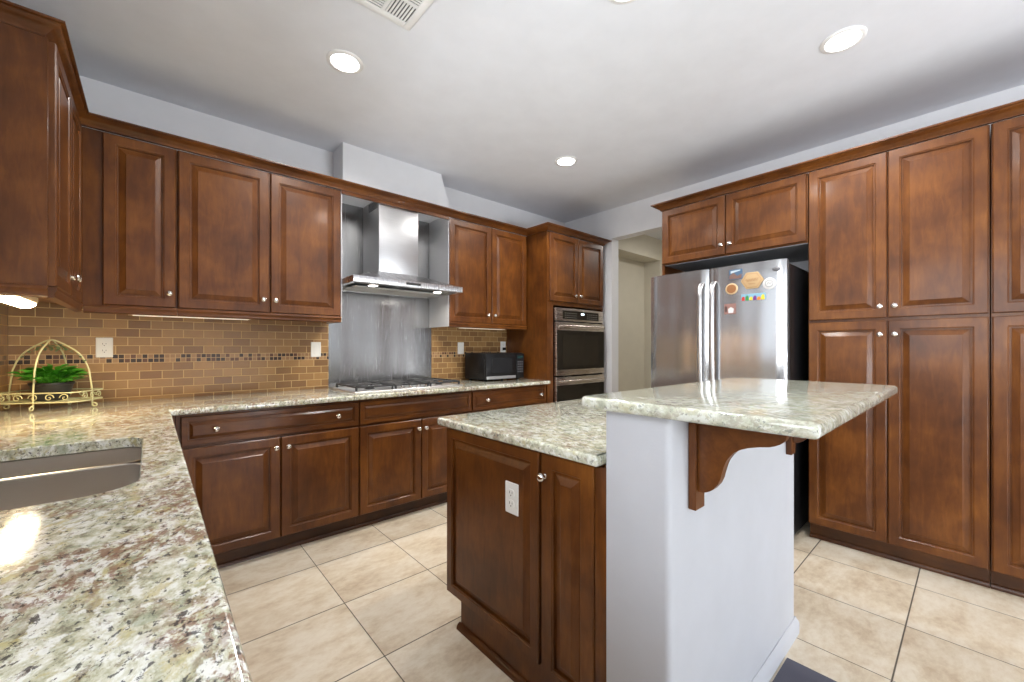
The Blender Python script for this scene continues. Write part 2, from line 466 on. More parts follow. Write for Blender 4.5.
# ------------------------------------------------------------------ cabinet parts (local frame: x right, -y out of the front, z up)
def door_mesh(x0, x1, z0, z1, rail=.056, th=.020, y=0.0):
    mb = MB()
    if rail < .045: steps = [(0, 0), (0, -th+.003), (.003, -th), (rail-.005, -th), (rail-.003, -th+.003), (rail, -th+.0035), (rail+.001, -th+.010), (rail+.005, -th+.010), (rail+.018, -th+.003), (rail+.020, -th+.001)]
    else: steps = [(0, 0), (0, -th+.004), (.004, -th), (rail-.008, -th), (rail-.005, -th+.0035), (rail-.001, -th+.004), (rail, -th+.013), (rail+.006, -th+.013), (rail+.008, -th+.011), (rail+.031, -th+.003), (rail+.033, -th+.001)]
    rows = [[(x0+o, y+d, z0+o), (x1-o, y+d, z0+o), (x1-o, y+d, z1-o), (x0+o, y+d, z1-o)] for o, d in steps]
    mb.loops(rows, True, True, True)
    return mb
KNOB = None
def knob(parent, x, y, z):
    global KNOB
    if KNOB is None:
        mb = MB().lathe([(.009, 0), (.009, .002), (.0055, .004), (.005, .012), (.010, .015), (.0145, .019), (.0155, .023), (.013, .028), (.007, .031), (.002, .0315)], axis='y', seg=20)
        o = mb.build('knob', M['chrome'], parent, loc=(x, y, z)); KNOB = o
    else:
        o = KNOB.copy(); COL.objects.link(o); o.parent = parent; o.location = (x, y, z)
    return o
def door(parent, x0, x1, z0, z1, kn=None, name='door', rail=.056, mat='wood'):
    d = door_mesh(x0, x1, z0, z1, rail).build(name, M[mat], parent, ang=12)
    for k in (kn or []): knob(d, k[0], -.020, k[1])
    return d
def drawer(parent, x0, x1, z0, z1, kn=None, name='drawer'):
    return door(parent, x0, x1, z0, z1, kn, name, .030, 'woodh')
def light_rail(parent, x0, x1, d=.02, z=UB-.003):
    mb = MB().prism([(0.0, z), (-.020, z), (-.022, z-.012), (-.016, z-.020), (-.016, z-.038), (0.004, z-.045), (.004, z-.045), (.004, z)], x0, x1, 'x')
    return mb.build('light_rail', M['woodh'], parent)

exec_parts = []

# ================================================================== ROOM
H0 = -0.02
struct('floor', MB().box(-1.2, 6.6, YF-.3, 4.2, -.06, 0), M['floor'])
struct('ceiling', MB().box(-1.2, 6.6, YF-.3, 4.2, ZC, ZC+.08), M['ceil'])
struct('wall_back', MB().box(XL-.15, XR+.13, YB, YB+.14, 0, ZC), M['wallp'])
# left wall with two window openings and a third added for fill
wl = MB()
def wall_x(mb, xa, xb, y0, y1, holes, z1=ZC):
    """wall slab spanning y with rectangular holes (ya,yb,za,zb)"""
    cur = y0
    for (a, b, c, d) in sorted(holes):
        mb.box(xa, xb, cur, a, 0, z1)
        if c > 0: mb.box(xa, xb, a, b, 0, c)
        if d < z1: mb.box(xa, xb, a, b, d, z1)
        cur = b
    mb.box(xa, xb, cur, y1, 0, z1)
wall_x(wl, XL-.15, XL, YF, YB, [(.93, 2.13, 1.06, 2.30), (-.55, .65, 1.06, 2.30), (-3.0, -1.2, .7, 2.3)])
struct('wall_left', wl, M['wallp'], False)
wr = MB(); wall_x(wr, XR, XR+.13, YF, YB, [(1.80, 2.69, 0, 2.465)])
struct('wall_right', wr, M['wallp'], False)
wf = MB()
def wall_y(mb, ya, yb, x0, x1, holes, z1=ZC):
    cur = x0
    for (a, b, c, d) in sorted(holes):
        mb.box(cur, a, ya, yb, 0, z1)
        if c > 0: mb.box(a, b, ya, yb, 0, c)
        if d < z1: mb.box(a, b, ya, yb, d, z1)
        cur = b
    mb.box(cur, x1, ya, yb, 0, z1)
wall_y(wf, YF-.14, YF, XL-.15, XR+.13, [(-.25, .85, .9, 2.2), (1.35, 3.65, .03, 2.15)])
struct('wall_front', wf, M['wallp'], False)
# hall beyond the doorway
wh = MB(); wall_y(wh, 3.0, 3.12, XR+.13, 6.4, [(4.05, 5.5, 0, 2.5)])
wh.box(4.05, 5.62, 3.26, 3.36, 0, 2.5); wh.box(5.5, 5.62, 3.12, 3.26, 0, 2.5); wh.box(4.0, 4.05, 3.12, 3.26, 0, 2.5); wh.box(4.0, 5.62, 3.12, 3.36, 2.5, 2.62)
struct('wall_hall_back', wh, M['hall'], False)
struct('wall_hall_side', MB().box(6.3, 6.42, .3, 3.0, 0, ZC), M['hall'], False)
struct('wall_hall_front', MB().box(XR+.13, 6.4, .3, .42, 0, ZC), M['hall'], False)
# windows
def window(n, x0, x1, y0, y1, z0, z1, mull):
    """frame, mullions and pane, box spans the opening; thin axis is whichever is < .2"""
    fr = MB(); ax = 'y' if (y1-y0) > (x1-x0) else 'x'
    xm, ym = (x0+x1)/2, (y0+y1)/2; t = .03
    if ax == 'y':
        for a, b in ((y0, y0+.05), (y1-.05, y1)): fr.box(xm-t, xm+t, a, b, z0, z1)
        for a, b in ((z0, z0+.05), (z1-.05, z1)): fr.box(xm-t, xm+t, y0+.05, y1-.05, a, b)
        for k in range(1, mull): y = y0+(y1-y0)*k/mull; fr.box(xm-t*.8, xm+t*.8, y-.03, y+.03, z0+.05, z1-.05)
        o = struct('window_%d' % n, fr, M['trim'], False)
        p = MB().box(xm-.004, xm+.004, y0+.04, y1-.04, z0+.04, z1-.04).build('pane', M['glass'], o, False)
    else:
        for a, b in ((x0, x0+.05), (x1-.05, x1)): fr.box(a, b, ym-t, ym+t, z0, z1)
        for a, b in ((z0, z0+.05), (z1-.05, z1)): fr.box(x0+.05, x1-.05, ym-t, ym+t, a, b)
        for k in range(1, mull): x = x0+(x1-x0)*k/mull; fr.box(x-.03, x+.03, ym-t*.8, ym+t*.8, z0+.05, z1-.05)
        o = struct('window_%d' % n, fr, M['trim'], False)
        p = MB().box(x0+.04, x1-.04, ym-.004, ym+.004, z0+.04, z1-.04).build('pane', M['glass'], o, False)
    return o
window(1, XL-.12, XL-.02, .93, 2.13, 1.06, 2.30, 3)
window(5, XL-.12, XL-.02, -.55, .65, 1.06, 2.30, 2)  # unseen extra window, added to let in fill for island wall and pantry
window(2, XL-.12, XL-.02, -3.0, -1.2, .7, 2.3, 2)
window(3, -.25, .85, YF-.12, YF-.02, .9, 2.2, 2)
window(4, 1.35, 3.65, YF-.12, YF-.02, .03, 2.15, 2)
# vent chase above the hood: the right flank leans
ch = MB()
zb = CRZ1-.03
ch.loops([[(1.085, 3.16, zb), (2.065, 3.16, zb), (2.065, YB, zb), (1.085, YB, zb)], [(1.085, 3.16, ZC), (1.945, 3.16, ZC), (1.945, YB, ZC), (1.085, YB, ZC)]], True, True, True)
struct('wall_chase', ch, M['wallp'], False)
# tiled backsplash
struct('wall_backsplash_back', MB().box(XL, 1.0455, 3.370, YB, CT-.01, 1.50), M['splash'], False)
struct('wall_backsplash_right', MB().box(1.9665, 2.90, 3.370, YB, CT-.01, 1.50), M['splash'], False)
struct('wall_backsplash_left', MB().box(XL, XL+.010, -.8, -.56, CT-.01, 1.50).box(XL, XL+.010, -.56, .66, CT-.01, 1.05).box(XL, XL+.010, .66, .92, CT-.01, 1.50).box(XL, XL+.010, .92, 2.14, CT-.01, 1.05).box(XL, XL+.010, 2.14, 3.37, CT-.01, 1.50), M['splash_left'], False)
# baseboards
BBP = [(0, 0), (.016, 0), (.016, .055), (.012, .068), (.006, .078), (.004, .088), (0, .088)]
def bb(name, path, mat='trim'):
    return struct(name, sweep(path, BBP), M[mat])
bb('baseboard_right', [(XR, 2.69+.0), (XR, 2.80)][::-1])
bb('baseboard_right_front', [(XR, -.86), (XR, YF)])
bb('baseboard_hall', [(5.5, 3.0), (6.3, 3.0)])

# ================================================================== WORKTOP, SINK
SX0, SX1, SY0, SY1 = -.445, -.022, 1.245, 1.975
outer = [(XL+.010, -.80), (.074, -.80), (.074, 2.71), (2.885, 2.71), (2.885, 3.370), (XL+.010, 3.370)]
hole = arc_poly(SX0, SX1, SY0, SY1, (.07, .10, .06, .06), 8)
ct = slab(outer, hole, CT-.034, CT).build('countertop', M['granite'])
tag(ct, 'L-shaped speckled granite worktop around the sink and cooktop', 'countertop')
sk = thing('sink', 'stainless steel double bowl sink set under the granite worktop', 'sink', (-.23, 1.61, CT-.034))
def bowl(x0, x1, y0, y1, r, dep):
    """rim flange, walls, floor; coordinates relative to the sink root"""
    mb = MB(); rows = []
    P = lambda o, rr: arc_poly(x0+o, x1-o, y0+o, y1-o, tuple(max(.01, q-o) for q in rr), 8)
    for o, z in ((-.009, -.003), (-.001, -.002), (.002, -.005), (.005, -dep+.045), (.009, -dep+.022), (.02, -dep+.007), (.04, -dep), ):
        rows.append([(x, y, z) for x, y in P(o, r)])
    rows.append([(x, y, -dep-.004) for x, y in arc_poly((x0+x1)/2-.03, (x0+x1)/2+.03, (y0+y1)/2-.03, (y0+y1)/2+.03, .0299, 8)])
    mb.loops(rows, True, False, True)
    return mb
cx, cy = -.23, 1.61
bowl(SX0-cx-.004, SX1-cx+.004, 1.722-cy, SY1-cy+.004, (.05, .05, .06, .06), .17).build('bowl', M['steel_sink'], sk)
bowl(SX0-cx-.004, SX1-cx+.004, SY0-cy-.004, 1.702-cy, (.07, .10, .05, .05), .21).build('bowl', M['steel_sink'], sk)
for yy, zz in ((1.84, -.176), (1.46, -.216)):
    MB().lathe([(.042, 0), (.042, .004), (.034, .005), (.030, .001), (.008, .001), (.002, .004)], (0, yy-cy, zz)).build('drain', M['chrome'], sk)

# ================================================================== BASE CABINETS
def base_cab(name, label, x, w, plan, group=None, y=2.77, dep=.60, rz=0, root=None, z1=CT-.036, cat='cabinet'):
    t = thing(name, label, cat, root or (x, y, 0), rz, group)
    MB().box(0, w, 0, dep, .10, z1, .0015, 1).build('carcass', M['wood'], t)
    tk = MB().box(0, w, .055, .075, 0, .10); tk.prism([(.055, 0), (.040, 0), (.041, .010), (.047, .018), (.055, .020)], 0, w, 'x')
    tk.build('toe_kick', M['woodd'], t)
    for k in plan:
        if k[0] == 'd': drawer(t, *k[1:5], kn=k[5])
        else: door(t, *k[1:5], kn=k[5])
    return t
ZD0, ZD1, ZR0, ZR1 = .108, .706, .722, .876
base_cab('base_cabinet', 'stained wood base cabinet between worktop corner and cooktop, one wide drawer over two doors', .095, .960,
    [('d', .022, .954, ZR0, ZR1, [(.171, .799), (.816, .799)]), ('o', .022, .484, ZD0, ZD1, [(.460, .648)]), ('o', .490, .954, ZD0, ZD1, [(.525, .648)])])
base_cab('base_cabinet', 'stained wood base cabinet under the gas cooktop with a knobless false drawer front', 1.0555, .932,
    [('d', .004, .926, ZR0, ZR1, []), ('o', .004, .464, ZD0, ZD1, [(.440, .640)]), ('o', .470, .926, ZD0, ZD1, [(.499, .640)])])
base_cab('base_cabinet', 'stained wood base cabinet below the microwave, its two-knob drawer next to the ovens', 1.988, .892,
    [('d', .008, .880, ZR0, ZR1, [(.155, .799), (.801, .799)]), ('o', .008, .440, ZD0, ZD1, [(.415, .648)]), ('o', .446, .880, ZD0, ZD1, [(.472, .648)])])
# run under the sink (faces +X)
base_cab('sink_cabinet', 'stained wood base cabinet under the double bowl sink', 0, .96,
    [('d', .004, .956, ZR0, ZR1, []), ('o', .004, .477, ZD0, ZD1, [(.45, .648)]), ('o', .483, .956, ZD0, ZD1, [(.51, .648)])], root=(.028, 1.13, 0), rz=90, dep=.57)
sc = [o for o in bpy.data.objects if o.name == 'sink_cabinet'][0]
for ch_ in sc.children:
    if ch_.name.startswith('carcass'):
        bpy.data.objects.remove(ch_)
MB().box(0, .96, 0, .018, .10, CT-.036).box(0, .018, 0, .57, .10, CT-.036).box(.942, .96, 0, .57, .10, CT-.036).box(0, .96, .552, .57, .10, CT-.036).box(0, .96, 0, .57, .10, .118).build('carcass', M['wood'], sc)
base_cab('base_cabinet', 'stained wood base cabinet under the worktop in front of the sink', 0, .90,
    [('d', .004, .896, ZR0, ZR1, [(.2, .799), (.7, .799)]), ('o', .004, .447, ZD0, ZD1, [(.42, .648)]), ('o', .453, .896, ZD0, ZD1, [(.48, .648)])], root=(.028, .225, 0), rz=90, dep=.59)
base_cab('base_cabinet', 'stained wood base cabinet at the open end of the worktop nearest the viewer', 0, 1.0,
    [('d', .004, .996, ZR0, ZR1, [(.2, .799), (.8, .799)]), ('o', .004, .497, ZD0, ZD1, [(.47, .648)]), ('o', .503, .996, ZD0, ZD1, [(.53, .648)])], root=(.028, -.78, 0), rz=90, dep=.59)
t = thing('corner_cabinet', 'stained wood blind corner base cabinet where the two worktop runs meet', 'cabinet', (.028, 2.095, 0), 90)
MB().box(0, .675, 0, .59, .10, CT-.036).box(.675, 1.26, .0, .59, .10, CT-.036).build('carcass', M['wood'], t)
MB().box(0, .675, .055, .075, 0, .10).build('toe_kick', M['woodd'], t)
door(t, .004, .56, ZD0, ZR1, [(.03, .80)])
t = tag(MB().box(.030, .0935, 2.771, 2.80, .0, CT-.036).build('filler_strip', M['wood']), 'narrow wood filler strip at the inside corner left of the wide drawer', 'filler strip')

# ================================================================== UPPER CABINETS
def upper_cab(name, label, root, rz, w, doors, dep=.32, left_ext=0.0, z0=UB-.045, group=None, rail=True):
    t = thing(name, label, 'cabinet', root, rz, group)
    MB().box(-left_ext, w, 0, dep, UB-.004, CRZ0-.001, .0015, 1).build('carcass', M['wood'], t)
    if rail: light_rail(t, 0, w)
    for (a, b, kn) in doors: door(t, a, b, UB, UT-.015, kn)
    return t
YU = 3.05
upper_cab('upper_cabinet', 'narrow single-door wall cabinet in the back left corner', (-.262, YU, 0), 0, .3735,
    [(.071, .366, [(.339, 1.549)])], left_ext=.0225)
upper_cab('upper_cabinet', 'double-door wall cabinet directly left of the range hood', (.1130, YU, 0), 0, .917,
    [(.005, .457, [(.426, 1.551)]), (.471, .911, [(.496, 1.549)])])
upper_cab('upper_cabinet', 'double-door wall cabinet between the range hood and the ovens', (1.947, YU, 0), 0, .931,
    [(.005, .470, [(.426, 1.549)]), (.478, .925, [(.506, 1.549)])])
lc = upper_cab('upper_cabinet', 'wall cabinet on the left wall, its plain side panel towards the viewer', (-.285, 2.264, 0), 90, .7845,
    [(.002, .382, [(.355, 1.551)]), (.388, .745, [(.415, 1.551)])], dep=.28)
# side panel trim boards of the left cabinet: face stile and bottom rail seen end-on
MB().box(-.003, -.0005, .002, .276, UB, CRZ0-.002).build('side_panel', M['wood'], lc)
MB().prism([(-.0005, UB-.002), (-.016, UB-.002), (-.018, UB-.014), (-.012, UB-.022), (-.012, UB-.038), (-.0005, UB-.045)], 0, .286, 'y').build('end_rail', M['woodh'], lc)

# crown mouldings
CP = [(-.017, CRZ0), (.004, CRZ0), (.006, CRZ0+.006), (.012, CRZ0+.010), (.020, CRZ0+.018), (.034, CRZ0+.030), (.046, CRZ0+.036), (.048, CRZ0+.040), (.060, CRZ0+.042), (.060, CRZ1), (-.017, CRZ1)]
yf = YU-.020
cr = sweep([(XL+.002, 2.263), (-.296, 2.263), (-.296, yf), (2.878, yf), (2.878, 2.738), (3.785, 2.738), (3.785, YB-.002)], CP).build('crown_moulding', M['woodh'])
tag(cr, 'stained wood crown moulding running from the left wall cabinet over the hood to the oven cabinet', 'moulding')
cr = sweep([(XR-.002, 1.742), (3.198, 1.742), (3.198, -.825), (XR-.002, -.825)], CP).build('crown_moulding', M['woodh'])
tag(cr, 'stained wood crown moulding along the top of the refrigerator and pantry cabinets', 'moulding')
# valance board that carries the crown across the hood
vb = MB().box(1.031, 1.946, 3.031, 3.047, 2.358, CRZ0-.0015).build('valance', M['woodh'])
tag(vb, 'stained wood valance board bridging the cabinets above the range hood', 'valance')
sb = MB().box(1.031, 1.946, 3.081, YB-.012, 2.418, 2.432).build('soffit_board', M['wallp'])
tag(sb, 'white board closing the recess above the hood chimney', 'board')

# ================================================================== OVEN TOWER
t = thing('oven_cabinet', 'tall stained wood cabinet housing the double wall oven', 'cabinet', (2.89, 2.76, 0), 0)
c = MB()
c.box(0, .018, 0, .60, 0, CRZ0-.001); c.box(.878, .896, 0, .60, 0, CRZ0-.001)   # flanks
c.box(.018, .878, 0, .60, 1.665, CRZ0-.001); c.box(.018, .878, 0, .60, .10, .40); c.box(.018, .878, .585, .60, .40, 1.665)
c.box(.018, .088, 0, .02, .40, 1.665); c.box(.874, .878, 0, .02, .40, 1.665)
c.build('carcass', M['wood'], t)
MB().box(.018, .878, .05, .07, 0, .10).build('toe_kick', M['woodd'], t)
door(t, .024, .450, 1.705, UT-.015, [(.395, 1.777)]); door(t, .456, .882, 1.705, UT-.015, [(.478, 1.777)])
drawer(t, .024, .882, .115, .385, [(.25, .25), (.65, .25)])
ov = thing('wall_oven', 'stainless steel double wall oven with black glass doors', 'oven', (2.985, 2.742, .41), 0)
w = .775
MB().box(.004, w-.004, .012, .55, .003, 1.228).build('body', M['blackm'], ov)
z = lambda a: a-.41
pn = MB().box(0, w, -.012, .012, z(1.512), z(1.640), .004, 2).build('control_panel', M['steel_oven'], ov)
MB().box(.10, w-.09, -.0145, -.012, z(1.532), z(1.618), .001, 1).build('display', M['glassb'], pn)
mb = MB().box(.385, .435, -.0152, -.0146, z(1.582), z(1.600)); mb.build('clock', M['lcd'], pn)
kpm = flat('keypad print', (.35, .33, .30), .5)
for x0 in (.135, .485):
    mb = MB()
    for i in range(6):
        for j in range(3): mb.box(x0+i*.032, x0+i*.032+.014, -.0152, -.0146, z(1.546)+j*.022, z(1.546)+j*.022+.005)
    mb.build('keypad', kpm, pn)
def oven_door(z0, z1):
    d = MB().box(0, w, -.022, .010, z0, z1, .004, 2).build('oven_door', M['steel_oven'], ov)
    MB().box(.004, w-.004, -.0245, -.022, z0+.058, z1-.082, .001, 1).build('glass', M['glassb'], d)
    MB().box(.10, w-.10, -.0252, -.0246, z0+.095, z1-.13, .0002, 1).build('window', flat('oven inner window', (.022, .017, .012), .12), d)
    h = MB(); zz = z1-.040
    pts = [(.05+(w-.10)*i/14, -.058-.010*sin(pi*i/14), zz) for i in range(15)]
    h.tube(pts, .011, 10); h.tube([(.06, -.02, zz), (.06, -.06, zz)], .008, 8); h.tube([(w-.06, -.02, zz), (w-.06, -.06, zz)], .008, 8)
    h.build('handle', M['chrome'] if False else M['steel_oven'], d)
oven_door(z(.965), z(1.500)); oven_door(z(.420), z(.950))

# ================================================================== RANGE HOOD, STEEL PANELS, COOKTOP
sp = MB().box(1.046, 1.966, 3.368, 3.3785, CT+.001, 2.416, .001, 1).build('backsplash_panel', M['steel_panel'])
tag(sp, 'tall stainless steel sheet on the wall behind cooktop and hood', 'backsplash')
sp = MB().box(1.9415, 1.9465, 3.035, 3.366, 1.428, 2.414, .0008, 1).build('cladding_panel', M['cladding'])
tag(sp, 'steel cladding sheet on the cabinet side right of the hood', 'cladding')
sp = MB().box(1.0305, 1.0355, 3.035, 3.366, 1.428, 2.414, .0008, 1).build('cladding_panel', M['cladding'])
tag(sp, 'steel cladding sheet on the cabinet side left of the hood', 'cladding')
HX0, HX1, HY, HZ0, HZ1 = 1.038, 1.938, 2.815, 1.700, 1.745
hd = thing('range_hood', 'stainless steel chimney range hood above the gas cooktop', 'range hood', (1.488, 3.09, 1.70), 0)
def hl(x, y, zz): return (x-1.488, y-3.09, zz-1.70)
c = MB()
pr = [(HX0, HY, HX1, 3.366)]
def rect(x0, y0, x1, y1, zz): return [hl(x0, y0, zz), hl(x1, y0, zz), hl(x1, y1, zz), hl(x0, y1, zz)]
c.loops([rect(HX0+.03, HY+.03, HX1-.03, 3.34, HZ0+.012), rect(HX0+.028, HY+.028, HX1-.028, 3.342, HZ0), rect(HX0+.001, HY+.001, HX1-.001, 3.365, HZ0), rect(HX0, HY, HX1, 3.366, HZ0+.002),
         rect(HX0, HY, HX1, 3.366, HZ1-.002), rect(HX0+.002, HY+.002, HX1-.002, 3.366, HZ1), rect(HX0+.03, HY+.03, HX1-.03, 3.366, HZ1+.004), rect(1.31, 3.035, 1.666, 3.366, 1.832)], True, True, True)
c.build('canopy', M['steel_hood'], hd)
ch2 = MB().box(1.32-1.488, 1.656-1.488, 3.05-3.09, 3.366-3.09, .130, 2.414-1.70, .002, 2).build('chimney', M['steel'], hd)
for xa in (1.3192, 1.6558):
    mb = MB()
    for i in range(8):
        yy = 3.08-3.09+i*.022
        mb.box(xa-1.488, xa+.001-1.488, yy, yy+.012, 2.33-1.70, 2.395-1.70)
    mb.build('vent_slots', M['darkslot'], ch2)
for x in (1.22, 1.76):
    MB().lathe([(.040, 0), (.040, -.006), (.034, -.008), (.034, -.004)], hl(x, 2.92, HZ0+.003)).build('lamp_ring', M['chrome'], hd)
    MB().lathe([(.032, -.0045), (.032, -.0075)], hl(x, 2.92, HZ0+.003)).build('lamp', M['lamp_hood'], hd)
for x in (1.12, 1.49):
    f = MB().box(x-1.488, x+.355-1.488, 3.00-3.09, 3.30-3.09, -.006, 0, .001, 1)
    for i in range(14): f.box(x+.015+i*.0245-1.488, x+.025+i*.0245-1.488, 3.015-3.09, 3.285-3.09, -.009, -.006)
    f.build('grease_filter', M['filter'], hd)
b = MB().box(1.43-1.488, 1.55-1.488, HY-.002-3.09, HY-3.09, .014, .032)
b.build('control_strip', M['darkslot'], hd)
for x in (1.22, 1.76):
    l = area_light('hood_lamp_light', (x, 2.92, HZ0-.012), (0, 0, 0), .05, .05, 3.2, (1, .94, .85), 150, 'DISK')

ck = thing('gas_cooktop', 'stainless steel gas cooktop with black cast iron grates', 'cooktop', (1.51, 3.075, CT), 0)
CW, CD = .455, .235
MB().loops([[(x, y, zz) for x, y in arc_poly(-CW+o, CW-o, -CD+o, CD-o, .015, 4)] for o, zz in ((0, 0.0005), (0, .005), (.004, .009), (.02, .010), (.026, .006))], True, True, True).build('tray', M['steel'], ck)
grate_src = None
for gx, gw in ((-.295, .145), (0.0, .145), (.295, .145)):
    g = MB(); zz = .036
    for a in (-1, 1): g.box(gx+a*(gw-.010)-.005, gx+a*(gw-.010)+.005, -.205, .205, zz-.006, zz+.006, .002, 1); g.box(gx-gw+.01, gx+gw-.01, a*.20-.005, a*.20+.005, zz-.006, zz+.006, .002, 1)
    g.box(gx-gw+.01, gx+gw-.01, -.005, .005, zz-.006, zz+.006, .002, 1)
    for cyy in (-.10, .10):
        for k in range(4):
            a = pi/4+k*pi/2 if gx else k*pi/2
            p0 = (gx+.035*cos(a), cyy+.035*sin(a)); L = .125 if gx else .11
            p1 = (gx+min(gw-.012, L)*cos(a), cyy+.09*sin(a))
            g.tube([(p0[0], p0[1], zz+.004), (p1[0], p1[1], zz)], .0048, 6)
    for a in (-1, 1):
        for bq in (-1, 1): g.box(gx+a*(gw-.010)-.006, gx+a*(gw-.010)+.006, bq*.2-.006, bq*.2+.006, .008, zz, 0)
    g.build('grate', M['iron'], ck)
for bx, by, br in ((-.295, -.10, .038), (-.295, .10, .032), (0, .03, .05), (.295, -.10, .030), (.295, .10, .038)):
    b = MB().lathe([(br, 0.006), (br, .014), (br*.8, .016), (br*.78, .022), (br*.6, .025), (.001, .025)], (bx, by, 0)).build('burner', M['iron'], ck)
    MB().lathe([(br*1.25, .006), (br*1.25, .010), (br*1.05, .011)], (bx, by, 0)).build('burner_ring', M['steel'], b)
for i in range(5):
    MB().lathe([(.020, .008), (.020, .012), (.015, .014), (.014, .030), (.012, .032), (.001, .032)], (-.14+i*.07, -.175, 0), seg=18).build('control_knob', M['chrome'], ck)

# ================================================================== MICROWAVE
mw = thing('microwave', 'small black microwave oven on the worktop right of the cooktop', 'microwave', (2.315, 2.995, CT), 0)
mx, md, mh = .485, .33, .265
bd = MB().box(0, mx, .02, md, .014, mh, .006, 2)
bd.build('body', M['blackm'], mw)
mb = MB()
for i in range(7):
    for j in range(3): mb.box(-.0008, .0006, .11+i*.022, .12+i*.022, .07+j*.02, .075+j*.02)
mb.build('side_vents', M['darkslot'], mw)
d = MB().box(.004, mx-.105, -.004, .019, .018, mh-.004, .003, 2).build('door', M['black'], mw)
MB().box(.07, mx-.165, -.0058, -.004, .075, mh-.045, .0008, 1).build('window', flat('microwave window', (.02, .021, .023), .2), d)
MB().box(.010, mx-.112, -.0064, -.004, .020, .048, .001, 1).build('trim_strip', M['steel'], d)
cp = MB().box(mx-.101, mx-.003, -.004, .019, .018, mh-.004, .003, 2).build('control_panel', M['black'], mw)
mb = MB()
for i in range(3):
    for j in range(5): mb.box(mx-.088+i*.026, mx-.070+i*.026, -.0052, -.004, .075+j*.024, .089+j*.024)
mb.build('keypad', flat('microwave keys', (.10, .10, .11), .4), cp)
MB().box(mx-.088, mx-.018, -.0052, -.004, .212, .236).build('display', flat('microwave display', (.02, .05, .05), .2), cp)
for x in (.04, mx-.04):
    for y in (.05, md-.04): MB().lathe([(.012, 0), (.014, .015)], (x, y, 0.0), seg=12).build('foot', M['black'], mw)

# ================================================================== REFRIGERATOR AND ITS CABINET
t = thing('refrigerator_cabinet', 'two-door stained wood cabinet above the refrigerator', 'cabinet', (3.22, 1.742, 0), -90)
MB().box(0, 1.017, 0, .635, 1.930, CRZ0-.001).box(0, .020, 0, .635, 0, 1.930).build('carcass', M['wood'], t)
MB().box(.022, 1.015, .006, .63, 1.925, 1.929).build('underside', flat('grey underside board', srgb(150, 152, 156), .6), t)
door(t, .008, .506, 1.938, UT-.010, [(.482, 2.010)]); door(t, .513, 1.011, 1.938, UT-.010, [(.545, 2.010)])

fr = thing('refrigerator', 'stainless steel french door refrigerator with black sides', 'refrigerator', (2.94, 1.693, 0), -90)
fw = .923
MB().box(.004, fw-.004, .075, .80, .03, 1.775, .004, 2).build('cabinet_body', M['blackm'], fr)
def fdoor(name, x0, x1, z0, z1, bow=.010):
    n = 14; mb = MB(); ring = []
    pts = [(x0+.004, .068), (x1-.004, .068)]
    front = []
    for i in range(n+1):
        u = i/n; x = x1-(x1-x0)*u; edge = min(1.0, min(u, 1-u)*12)
        front.append((x, .012*(1-edge)**2 - bow*sin(pi*u) ))
    poly = pts + front
    def at(zz, s=0): return [(x, y+s, zz) for x, y in poly]
    mb.loops([at(z0), at(z0+.004), at(z1-.004), at(z1)], True, True, True)
    return mb.build(name, M['steel_fridge'], fr)
ld = fdoor('door', .002, .450, .70, 1.795); rd = fdoor('door', .456, fw-.002, .70, 1.795); fz = fdoor('freezer_drawer', .002, fw-.002, .06, .692)
def vhandle(par, x, s):
    h = MB(); z0, z1 = .82, 1.70
    pts = [(x, -.012, z0), (x, -.035, z0+.02)] + [(x, -.052-.006*sin(pi*i/10), z0+.05+(z1-z0-.10)*i/10) for i in range(11)] + [(x, -.035, z1-.02), (x, -.012, z1)]
    rows = []
    for i, p in enumerate(pts):
        ww, tt = .017, .009
        rows.append([(p[0]+ww*cos(a), p[1]+tt*sin(a), p[2]) for a in [2*pi*k/14 for k in range(14)]])
    h.loops(rows, True, True, True)
    h.build('handle', M['handle'], par)
vhandle(ld, .412, 1); vhandle(rd, .494, 1)
h = MB(); h.tube([(.10+.72*i/12, -.055-.006*sin(pi*i/12), .62) for i in range(13)], .012, 10)
h.tube([(.11, -.008, .62), (.11, -.055, .62)], .009, 8); h.tube([(.81, -.008, .62), (.81, -.055, .62)], .009, 8); h.build('handle', M['steel'], fz)
for x in (.03, .80):
    hc = MB().box(x, x+.09, .02, .16, 1.775, 1.800, .004, 2).build('hinge_cover', M['blackm'], fr)
MB().box(.03, fw-.03, .08, .12, 0, .055).build('kick_grille', M['black'], fr)
bdg = MB().lathe([(.018, 0), (.018, .002), (.015, .003)], (.868, -.0075, 1.735), axis='y', seg=28).build('badge', flat('grey badge', (.18, .18, .19), .35, .6), rd)
for v in bdg.data.vertices: v.co.x = .868+(v.co.x-.868)*1.25; v.co.z = 1.735+(v.co.z-1.735)*.7

# ================================================================== PANTRY
def pantry(label, root, w, split, kn=True):
    t = thing('pantry_cabinet', label, 'cabinet', root, -90)
    MB().box(0, w, 0, .635, .10, CRZ0-.001, .0015, 1).build('carcass', M['wood'], t)
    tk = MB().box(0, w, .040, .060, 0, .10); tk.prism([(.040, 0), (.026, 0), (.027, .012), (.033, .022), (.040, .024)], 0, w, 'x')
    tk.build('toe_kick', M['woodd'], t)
    for (a, b, kx) in ((.005, split-.003, split-.032), (split+.003, w-.005, split+.032)):
        door(t, a, b, 1.418, UT-.010, [(kx, 1.483)]); door(t, a, b, .108, 1.400, [(kx, 1.320)])
    return t
pantry('tall four-door pantry cabinet right beside the refrigerator', (3.22, .722, 0), .771, .384)
pantry('tall pantry cabinet cut off by the right edge of the photo', (3.22, -.052, 0), .771, .384)

